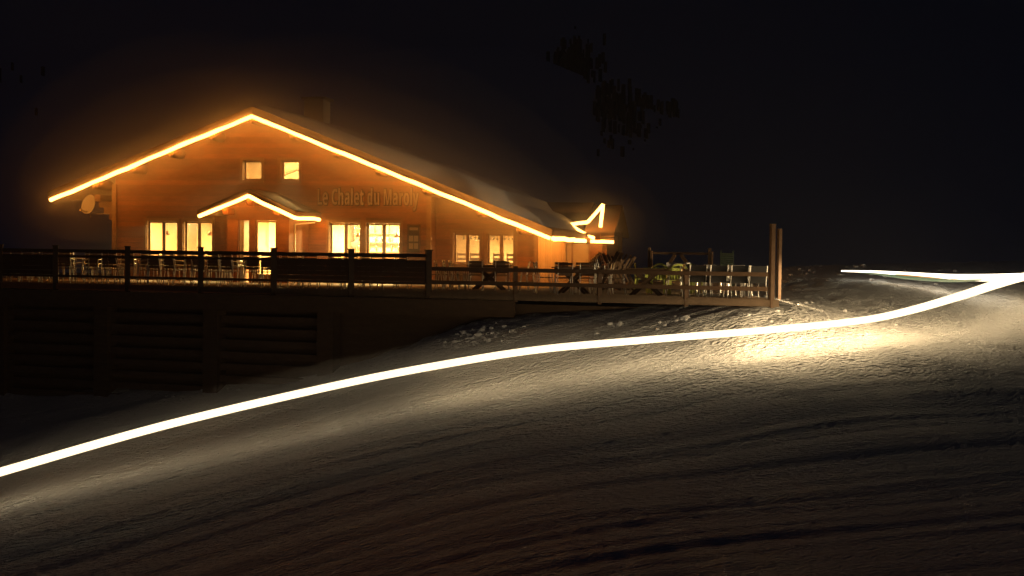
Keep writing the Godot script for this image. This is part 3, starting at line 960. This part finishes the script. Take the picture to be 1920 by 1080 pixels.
func make_furniture() -> void:
	var rng := RandomNumberGenerator.new()
	rng.seed = 5
	var dir := (fp(11) - fp(0)).normalized()
	var back := Vector3(dir.z, 0, -dir.x)
	var yaw := atan2(-dir.z, dir.x)
	# stacks of slatted chairs behind the tall railing
	var first: Node3D = null
	var bays := ["first", "second", "third", "fourth", "fifth", "sixth"]
	for row in 2:
		for k in 22:
			var s := -1.2 + k * 0.66 + rng.randf_range(-0.22, 0.22) + row * 0.3
			var at := fp(1) + dir * s + back * (0.75 + row * 1.6 + rng.randf_range(-0.1, 0.1))
			var turn := yaw + (PI if (k + row) % 3 != 0 else 0.2) + rng.randf_range(-0.5, 0.5)
			var bay: String = bays[clampi(int(s / 2.45), 0, 5)]
			for n in 2:
				var label := "%s chair of a stacked pair in the %s row behind the %s left railing bay" % [["lower", "upper"][n], ["front", "back"][row], bay]
				var o := Vector3(0, 0.13 * n, 0) + Vector3(0, 0, 0.03 * n).rotated(Vector3.UP, turn)
				if first == null:
					first = make_chair(label, "stacked chairs behind the railing")
					first.position = at
					first.rotation.y = turn
				else:
					copy(first, at + o, turn, label, "stacked chairs behind the railing")
	# long tables at the far left and against the facade
	make_table("long pale table at the far left end of the terrace", Vector3(-17.6, 0, -46.5), yaw, Vector2(1.8, 0.8), false)
	make_table("long pale table beside the chalet's left corner", Vector3(-15.9, 0, -46.0), yaw, Vector2(1.8, 0.8), false)
	# the two tables with chairs on the open part of the terrace, and the trestle table
	var ta := Vector3(-0.7, 0, -39.2)
	make_table("wooden table ringed with chairs in front of the low right windows", ta, yaw + 0.1, Vector2(1.3, 0.8), true)
	var seats := ["nearer seat at the left end", "farther seat at the left end", "inner seat at the right end", "outer seat at the right end", "left seat on the far side", "right seat on the far side", "left seat on the fence side", "right seat on the fence side"]
	var ring := [[-0.95, 0.1, PI / 2], [-1.15, -0.3, PI / 2], [0.95, 0.0, -PI / 2], [1.15, 0.3, -PI / 2], [-0.4, -0.75, 0.0], [0.35, -0.75, 0.1], [-0.4, 0.8, PI], [0.4, 0.78, PI]]
	for k in 8:
		var p: Array = ring[k]
		copy(first, ta + Vector3(p[0], 0, p[1]), p[2] + rng.randf_range(-0.1, 0.1), "slatted chair, %s of the table before the low right windows" % seats[k], "chairs at the first open table")
	for k in 4:
		copy(first, Vector3(-2.3 + 0.24 * k, 0, -38.9 + 0.03 * k), PI / 2 - 0.1, "slatted chair, %s from the left in the row just right of the tall railing" % ["first", "second", "third", "fourth"][k], "row of chairs by the tall railing")
	var tb := Vector3(1.75, 0, -36.4)
	make_table("wooden table ringed with chairs in front of the lit side wall", tb, yaw, Vector2(1.1, 0.8), true)
	ring = [[-0.78, 0.0, PI / 2], [-0.85, -0.45, PI / 2], [0.8, 0.0, -PI / 2], [0.9, -0.4, -PI / 2], [-0.3, -0.7, 0.0], [0.3, -0.7, 0.0], [-0.3, 0.7, PI], [0.35, 0.7, PI]]
	for k in 8:
		var p: Array = ring[k]
		copy(first, tb + Vector3(p[0], 0, p[1]), p[2] + rng.randf_range(-0.1, 0.1), "slatted chair, %s of the table before the lit side wall" % seats[k], "chairs at the second open table")
	make_table("cross-legged table in front of the lime plastic chairs", Vector3(3.75, 0, -35.7), yaw, Vector2(1.15, 0.75), true)
	for p in [[2.95, -35.9, PI / 2, "left"], [4.5, -35.6, -PI / 2, "right"]]:
		copy(first, Vector3(p[0], 0, p[1]), p[2], "aluminium slatted chair at the %s end of the cross-legged table" % p[3], "chairs at the cross-legged table")
	# chairs stacked high by the wing's corner
	for k in 7:
		copy(first, Vector3(2.75 + 0.05 * k, 0.05 * k, -40.6), PI / 2 + 0.2, "slatted chair, %s in the leaning stack below the side entrance" % ["lowest", "second lowest", "third from below", "in the middle", "third from the top", "second from the top", "topmost"][k], "leaning stack of chairs")
	# folded trestles leaning crosswise
	for k in 5:
		var t := thing("folded_trestle", "folded wooden trestle, %s from the left in the pile by the chair stack" % ["first", "second", "third", "fourth", "last"][k], "trestle", Vector3(3.05 + 0.14 * k, 0, -40.0 - 0.1 * k), yaw + 0.1 * k, "pile of folded trestles")
		var h := 1.2 - 0.04 * k
		for z in [-0.12, 0.12]:
			bar("leg", Vector3(-0.34, 0, z), Vector3(0.26, h, z), 0.035, 0.06, M.slat, t)
			bar("leg", Vector3(0.34, 0, z * 0.6), Vector3(-0.22, h * 0.96, z * 0.6), 0.035, 0.06, M.slat, t)
		bar("crossbar", Vector3(0.26, h, -0.13), Vector3(0.26, h, 0.13), 0.04, 0.04, M.slat, t)
		bar("crossbar", Vector3(-0.13, 0.42, -0.13), Vector3(-0.13, 0.42, 0.13), 0.04, 0.04, M.slat, t)
	# lime plastic chairs and tables
	make_lime_chair(Vector3(4.25, 0, -37.3), PI + 0.1, "lime plastic chair left of the others, behind the cross-legged table")
	make_lime_chair(Vector3(4.75, 0, -36.6), PI - 0.05, "lime plastic chair with arched slatted back turned to the fence")
	make_lime_chair(Vector3(5.2, 0, -36.9), 0.2, "lime plastic chair beside the black armchairs")
	make_lime_chair(Vector3(3.9, 0, -38.0), PI / 2, "lime plastic chair farthest back by the rack")
	var lt := thing("plastic_table", "lime plastic table with a white sheet on it behind the lime chairs", "table", Vector3(4.75, 0, -38.2), yaw)
	put("top", Vector3(1.5, 0.04, 0.8), Vector3(0, 0.72, 0), M.lime, lt)
	put("skirt", Vector3(1.44, 0.3, 0.03), Vector3(0, 0.55, 0.36), M.lime, lt)
	for x in [-0.66, 0.66]:
		for z in [-0.32, 0.32]:
			put("leg", Vector3(0.07, 0.7, 0.07), Vector3(x, 0.35, z), M.lime, lt)
	var sh := put("table_sheet", Vector3(0.62, 0.16, 0.5), Vector3(4.95, 0.822, -38.15), M.white_plastic, self, Vector3(0, yaw, 0))
	tag(sh, "white plastic tray lying on the lime table", "tray")
	# black woven armchairs along the fence
	var arm := make_wide_chair("black woven armchair at the left end of the fence row", "black armchairs along the fence")
	arm.position = Vector3(4.98, 0, -35.0)
	arm.rotation.y = PI + 0.3
	for p in [[5.52, -34.85, PI + 0.3, "black woven armchair second from the left in the fence row"], [6.06, -34.68, PI + 0.28, "black woven armchair second from the right in the fence row"], [6.52, -34.5, PI + 0.3, "black woven armchair at the right end of the fence row"], [5.1, -36.2, 0.3, "black woven armchair facing the fence on the left"], [5.75, -36.0, 0.3, "black woven armchair facing the fence in the middle"], [6.4, -35.9, 0.3, "black woven armchair facing the fence on the right"]]:
		copy(arm, Vector3(p[0], 0, p[1]), p[2], p[3], "black armchairs along the fence")
	make_table("black-legged table between the two rows of black armchairs", Vector3(5.75, 0, -35.4), yaw, Vector2(1.5, 0.6), false)
	# ski rack
	var r := thing("ski_rack", "timber ski rack with top rail and slanted braces behind the lime chairs", "rack", Vector3(4.9, 0, -39.4), yaw - 0.12)
	for x in [-0.72, 1.2]:
		put("post", Vector3(0.07, 1.35, 0.09), Vector3(x, 0.675, 0), M.rail_light, r)
		put("post", Vector3(0.05, 1.25, 0.09), Vector3(x + 0.09, 0.625, 0.04), M.rail_light, r)
	bar("top_rail", Vector3(-0.68, 1.18, -0.06), Vector3(1.2, 1.18, -0.06), 0.05, 0.07, M.rail_light, r)
	bar("brace", Vector3(0.12, 1.14, 0.02), Vector3(-0.28, 0.5, 0.02), 0.05, 0.1, M.rail_light, r)
	bar("brace", Vector3(0.30, 1.14, 0.02), Vector3(0.62, 0.72, 0.02), 0.05, 0.1, M.rail_light, r)
	bar("bottom_rail", Vector3(-0.68, 0.4, -0.06), Vector3(1.2, 0.4, -0.06), 0.05, 0.07, M.rail_light, r)
	# a slatted table top stood on end
	var s2 := thing("upright_slatted_top", "dark green slatted table top stood on end right of the ski rack", "table top", Vector3(6.62, 0, -39.5), yaw)
	for k in 14:
		put("slat", Vector3(0.36, 0.055, 0.02), Vector3(0, 0.32 + 0.066 * k, 0), M.green_slat, s2)
	for x in [-0.19, 0.19]:
		put("stile", Vector3(0.035, 1.28, 0.035), Vector3(x, 0.64, 0), M.green_slat, s2)

# ---------------------------------------------------------------- the lights on the slope
func smooth_path(rows: Array, step: int) -> Array:
	var pts := []
	var rad := []
	for i in rows.size() - 1:
		var r := []
		for k in range(-1, 3):
			r.append(rows[clampi(i + k, 0, rows.size() - 1)])
		for j in step:
			var t := float(j) / step
			var v := []
			for c in 4:
				v.append(cubic(r[0][c], r[1][c], r[2][c], r[3][c], t))
			pts.append(Vector3(v[0], v[1], v[2]))
			rad.append(v[3])
	pts.append(Vector3(rows[-1][0], rows[-1][1], rows[-1][2]))
	rad.append(rows[-1][3])
	return [pts, rad]

const COOL := Color(1.0, 0.85, 0.62)
func make_slope_lights() -> void:
	var rows := [[-11.96, -4.03, -28.12, 0.095], [-11.4, -3.89, -28.5, 0.095], [-8.03, -2.93, -29.25, 0.092], [-4.48, -2.10, -30.0, 0.088], [-2.03, -1.62, -30.55, 0.088], [0.53, -1.19, -30.75, 0.088], [3.1, -0.92, -30.75, 0.086], [5.66, -0.68, -30.75, 0.085], [8.42, -0.44, -31.5, 0.085], [10.19, -0.24, -33.0, 0.095], [12.61, 0.08, -36.0, 0.115], [14.79, 0.37, -39.0, 0.135], [16.79, 0.55, -42.0, 0.135], [19.3, 0.78, -45.0, 0.13]]
	var o := thing("light_trail", "long glowing white band of light sweeping down across the snow slope", "light")
	var pr := smooth_path(rows, 6)
	var cut := [0, 18, 33, pr[0].size() - 1]
	for k in 3:
		M["trail%d" % k] = glow(Color(1.0, 0.90, 0.72), [2.3, 2.3, 2.4][k])
		part("lit_tube", tube(pr[0].slice(cut[k], cut[k + 1] + 1), pr[1].slice(cut[k], cut[k + 1] + 1), 14, false), M["trail%d" % k], o)
	var pts: Array = pr[0]
	var rad: Array = pr[1]
	for i in range(0, pts.size() - 6, 6):
		var a: Vector3 = pts[i]
		var b: Vector3 = pts[i + 6]
		# the lamp is turned down and away from the camera's side of the piste
		var e := 1.5 if a.x < -4.0 else 6.5 if a.x < 1.0 else 9.0 if a.x < 4.0 else 16.0 if a.x < 9.0 else 12.0
		var f := Vector3(0, -0.76, -0.65)
		strip_light(o, a + f * (rad[i] + 0.03), b + f * (rad[i] + 0.03), f, 2.0 * rad[i], e, COOL)
		if a.x > 5.0 and a.x < 13.0:    # and here it is turned towards the terrace's end and the slope behind it
			f = Vector3(0, 0.04, -1)
			strip_light(o, a + f * (rad[i] + 0.03), b + f * (rad[i] + 0.03), f, 2.0 * rad[i], 36.0, COOL)
	# the lamp's beam where it turns towards the terrace
	var beam := SpotLight3D.new()
	beam.name = "beam"
	o.add_child(beam)
	beam.look_at_from_position(Vector3(10.1, -0.22, -33.14), Vector3(4.9, 0.85, -37.4))
	beam.spot_angle = 13.0
	beam.spot_angle_attenuation = 1.0
	beam.spot_range = 60.0
	beam.light_energy = 80.0
	beam.light_color = COOL
	beam.light_size = 0.05
	beam.shadow_enabled = true
	# ice dust hanging in the light along the trail
	var dust := FogMaterial.new()
	dust.density = 0.06
	dust.albedo = Color(0.97, 0.97, 0.97)
	for k in [0, 1, 2, 3, 4]:
		var a := Vector3(rows[k][0], rows[k][1], rows[k][2])
		var b := Vector3(rows[k + 3][0], rows[k + 3][1], rows[k + 3][2])
		var v := FogVolume.new()
		v.name = numbered("ice_dust")
		v.shape = RenderingServer.FOG_VOLUME_SHAPE_ELLIPSOID
		v.size = Vector3(1.3, 1.3, a.distance_to(b) * 1.15)
		v.material = dust
		add_child(v)
		v.transform = along(a, b)
		v.position = (Vector3(rows[k + 1][0], rows[k + 1][1], rows[k + 1][2]) + Vector3(rows[k + 2][0], rows[k + 2][1], rows[k + 2][2])) / 2
		v.set_meta("kind", "stuff")
		tag(v, "faint haze of ice dust round the white light band", "haze", "ice dust along the light band")
	M.trail2 = glow(Color(1.0, 0.93, 0.80), 5.0)
	M.trail_green = glow(Color(0.40, 0.72, 0.55), 0.32)
	M.trail_red = glow(Color(1.0, 0.55, 0.2), 0.9)
	var far := thing("far_light_trail", "thin glowing light band with green lower edge on the right skyline", "light")
	var p2 := smooth_path([[11.96, 0.61, -46.5, 0.025], [13.17, 0.59, -46.5, 0.045], [14.1, 0.53, -45.75, 0.08], [15.37, 0.45, -45.0, 0.12], [16.87, 0.46, -45.0, 0.13], [17.9, 0.5, -45.0, 0.13]], 5)
	part("lit_tube", tube(p2[0], p2[1], 10), M.trail2, far)
	var p3 := smooth_path([[12.6, 0.56, -46.4, 0.012], [13.06, 0.53, -46.1, 0.03], [13.99, 0.42, -45.4, 0.06], [15.24, 0.34, -44.7, 0.055], [16.4, 0.38, -44.7, 0.03]], 5)
	part("green_lit_edge", tube(p3[0], p3[1], 8), M.trail_green, far)
	var p4 := smooth_path([[13.75, 0.50, -45.9, 0.03], [13.95, 0.46, -45.5, 0.065], [14.6, 0.42, -45.2, 0.05], [15.6, 0.37, -44.85, 0.03]], 4)
	part("orange_lit_edge", tube(p4[0], p4[1], 8), M.trail_red, far)
	strip_light(far, Vector3(13.2, 0.42, -45.9), Vector3(17.6, 0.36, -44.9), Vector3.DOWN, 0.15, 2.0, COOL)

func make_snow_lumps() -> void:
	var n := noise(2.2, 3, 3)
	var st := mb()
	var sp := SphereMesh.new()
	sp.radial_segments = 10
	sp.rings = 6
	sp.radius = 1.0
	sp.height = 2.0
	var arr := sp.get_mesh_arrays()
	var v: PackedVector3Array = arr[Mesh.ARRAY_VERTEX]
	for i in v.size():
		v[i] *= 1.0 + 0.45 * n.get_noise_3dv(v[i])
	var idx: PackedInt32Array = arr[Mesh.ARRAY_INDEX]
	for i in idx:
		st.add_vertex(v[i])
	st.generate_normals()
	var mm := MultiMesh.new()
	mm.transform_format = MultiMesh.TRANSFORM_3D
	mm.mesh = st.commit()
	var rng := RandomNumberGenerator.new()
	rng.seed = 90
	var at := []
	# clods below the terrace: where (x, z), spread and how many
	for c in [[-0.9, -34.6, 0.7, 0.6, 60], [0.3, -34.3, 0.6, 0.5, 3], [2.2, -33.6, 0.9, 0.5, 3], [4.2, -33.0, 0.5, 0.3, 7], [6.6, -32.8, 0.9, 0.4, 5], [8.5, -36.5, 1.6, 2.0, 14], [12.0, -50.0, 4.0, 4.0, 60], [-7.5, -38.3, 3.0, 0.6, 24]]:
		for i in int(c[4]):
			at.append([c[0] + rng.randfn(0, 0.6) * c[2], c[1] + rng.randfn(0, 0.6) * c[3], rng.randf_range(0.02, 0.07) * (1.6 if i % 9 == 0 else 1.0)])
	mm.instance_count = at.size()
	for i in at.size():
		var a: Array = at[i]
		var b := Basis.from_euler(Vector3(rng.randf() * TAU, rng.randf() * TAU, 0)).scaled(Vector3(a[2] * rng.randf_range(0.8, 1.5), a[2] * rng.randf_range(0.6, 1.0), a[2]))
		mm.set_instance_transform(i, Transform3D(b, Vector3(a[0], snow_at(a[0], a[1]) + a[2] * 0.25, a[1])))
	var o := MultiMeshInstance3D.new()
	o.name = "snow_clods"
	o.multimesh = mm
	o.material_override = M.snow
	add_child(o)
	o.set_meta("kind", "stuff")
	tag(o, "loose clods of broken snow on the bank below the terrace", "snow")

# ---------------------------------------------------------------- materials
func make_materials() -> void:
	M.snow = mat(lin(0.80, 0.82, 0.85), 0.75)
	var t := NoiseTexture2D.new()
	t.width = 1024
	t.height = 1024
	t.seamless = true
	t.noise = noise(0.035, 9, 5)
	M.snow.heightmap_enabled = true
	M.snow.heightmap_texture = t
	M.snow.heightmap_scale = 20.0
	M.far_snow = mat(lin(0.80, 0.82, 0.85), 0.75)
	M.roof_snow = mat(lin(0.80, 0.82, 0.85), 0.8)
	M.fir = mat(lin(0.03, 0.035, 0.025), 0.9)
	M.pine = []
	for k in 6:
		var f: float = [1.0, 1.18, 0.84, 1.08, 0.92, 1.25][k]
		M.pine.append(wood(0.46 * f, 0.182 * f, 0.046 * f, 0.6, Vector3(0.5, 1.3, 0.5), 0.5, 3 + k % 2))
	M.core = wood(0.30, 0.16, 0.07)
	M.frame = wood(0.46, 0.27, 0.12, 0.5)
	M.dark_pine = wood(0.18, 0.075, 0.03)
	M.soffit = wood(0.34, 0.19, 0.09, 0.7)
	M.shingle = wood(0.13, 0.10, 0.075, 0.9, Vector3(1.5, 3, 3), 0.5)
	M.log_wood = wood(0.36, 0.2, 0.095, 0.7)
	M.room_wood = wood(0.62, 0.46, 0.27, 0.6, Vector3(0.6, 1.2, 0.6), 0.75)
	M.room_floor = wood(0.4, 0.27, 0.15, 0.4)
	M.pale_wall = wood(0.6, 0.5, 0.36, 0.8, Vector3(0.8, 0.4, 0.8), 0.85)
	M.pale_boards = []
	for k in 3:
		M.pale_boards.append(wood(0.52 + 0.04 * k, 0.38 + 0.03 * k, 0.23 + 0.02 * k, 0.7, Vector3(1.4, 0.4, 1.4), 0.75))
	M.render_wall = wood(0.42, 0.36, 0.28, 0.9, Vector3(1, 1, 1), 0.85)
	M.stone = wood(0.3, 0.27, 0.23, 0.9, Vector3(3, 4, 3), 0.4)
	M.deck = wood(0.26, 0.19, 0.13, 0.75, Vector3(0.6, 1, 2.0), 0.55)
	M.dark_timber = wood(0.20, 0.13, 0.08, 0.85, Vector3(0.5, 1.2, 0.5), 0.5)
	M.crib = wood(0.26, 0.17, 0.11, 0.9, Vector3(0.5, 1.2, 0.5), 0.45)
	M.rail_dark = wood(0.10, 0.06, 0.035, 0.7)
	M.rail_panel = wood(0.13, 0.07, 0.035, 0.7)
	M.rail_light = wood(0.17, 0.10, 0.055, 0.75)
	M.table_top = wood(0.42, 0.28, 0.16, 0.6)
	M.slat = wood(0.22, 0.14, 0.08, 0.6)
	M.green_slat = mat(lin(0.05, 0.08, 0.05), 0.6)
	M.lime = mat(lin(0.42, 0.5, 0.12), 0.45)
	M.black_weave = mat(lin(0.012, 0.012, 0.014), 0.8)
	M.alu = mat(lin(0.75, 0.74, 0.72), 0.3, 0.9)
	M.metal = mat(lin(0.35, 0.33, 0.30), 0.4, 0.8)
	M.dish = mat(lin(0.55, 0.52, 0.48), 0.5)
	M.white_plastic = mat(lin(0.8, 0.8, 0.78), 0.5)
	M.letter = wood(0.52, 0.44, 0.37, 0.6)
	M.letter_back = mat(lin(0.02, 0.012, 0.008), 0.8)
	M.slate = mat(lin(0.03, 0.028, 0.026), 0.6)
	M.grey_board = mat(lin(0.16, 0.17, 0.16), 0.7)
	M.dim_paper = mat(lin(0.3, 0.25, 0.2), 0.8)
	M.bottle_dark = mat(lin(0.04, 0.035, 0.03), 0.15)
	M.bottle_green = mat(lin(0.03, 0.07, 0.03), 0.15)
	M.bottle_amber = mat(lin(0.16, 0.06, 0.015), 0.15)
	var g := mat(Color(0.9, 0.95, 0.95, 0.06), 0.02)
	g.transparency = BaseMaterial3D.TRANSPARENCY_ALPHA
	M.glass = g

func _ready() -> void:
	# camera
	var cam := Camera3D.new()
	cam.name = "camera"
	add_child(cam)
	cam.position = Vector3(0, 1.2, 0)
	cam.basis = Basis(Vector3.RIGHT, -atan(70.0 / 2400.0)) * Basis(Vector3.BACK, deg_to_rad(0.7))
	cam.fov = rad_to_deg(2.0 * atan(540.0 / 2400.0))
	cam.near = 0.1
	cam.far = 1500.0
	cam.current = true
	# night sky
	var env := Environment.new()
	env.background_mode = Environment.BG_SKY
	var sky := Sky.new()
	var sm := ProceduralSkyMaterial.new()
	sm.sky_top_color = Color(0.30, 0.36, 0.52)
	sm.sky_horizon_color = Color(0.36, 0.40, 0.52)
	sm.ground_bottom_color = Color(0.2, 0.22, 0.28)
	sm.ground_horizon_color = Color(0.3, 0.33, 0.42)
	sky.sky_material = sm
	env.sky = sky
	env.background_energy_multiplier = 0.024
	env.tonemap_mode = Environment.TONE_MAPPER_LINEAR
	env.tonemap_exposure = 1.0
	env.fog_enabled = true
	env.fog_density = 0.0018
	env.fog_light_color = Color(0.9, 0.92, 0.95)
	env.volumetric_fog_enabled = true
	env.volumetric_fog_density = 0.0
	env.sdfgi_enabled = true
	env.ssao_enabled = true
	env.ssil_enabled = true
	var we := WorldEnvironment.new()
	we.environment = env
	add_child(we)
	make_materials()
	make_ground()
	make_hill()
	make_chalet()
	make_rear_wing()
	make_roof_snow()
	make_ropes()
	make_rooms_light()
	make_terrace()
	make_fences()
	make_slope_lights()
	make_furniture()
	make_sign()
	make_menu()
	make_dish()
	make_indoors()
	make_wood()
	make_snow_lumps()
	make_mist()

func make_mist() -> void:    # frosty mist that hangs along the lit eaves
	var rows := [[Vector3(-8.6, 2.6, 0), Vector3(1.4, 6.3, 0), 4.2, "along the left slope of the gable"], [Vector3(-1.2, 6.3, 0), Vector3(11.8, 1.2, 0), 4.4, "along the right slope of the gable"], [Vector3(-2.0, 2.6, 1.6), Vector3(3.4, 2.6, 1.0), 2.4, "round the porch roof"], [Vector3(8.8, 2.2, -9.3), Vector3(12.9, 2.2, -9.3), 2.6, "round the lit star outline"]]
	var layers := [[0.4, 0.08], [0.75, 0.04], [1.25, 0.024], [1.9, 0.012]]
	for q in rows.size() * layers.size():
		var r: Array = rows[q / layers.size()]
		var y: Array = layers[q % layers.size()]
		var a: Vector3 = r[0]
		var b: Vector3 = r[1]
		var key := "mist%d" % (q % layers.size())
		if not M.has(key):
			M[key] = FogMaterial.new()
			M[key].density = y[1]
			M[key].albedo = Color(0.97, 0.97, 0.97)
		var o := FogVolume.new()
		o.name = numbered("mist")
		o.shape = RenderingServer.FOG_VOLUME_SHAPE_ELLIPSOID
		o.size = Vector3(r[2] * y[0], r[2] * y[0], a.distance_to(b) + (y[0] - 1.0) * 2.5)
		o.material = M[key]
		add_child(o)
		o.transform = Transform3D(Basis(Vector3.UP, deg_to_rad(TURN)), ORIGIN) * along(a, b)
		o.set_meta("kind", "stuff")
		tag(o, ["densest amber mist ", "dense amber mist ", "thin amber mist ", "faint outermost mist "][q % 4] + String(r[3]), "mist")
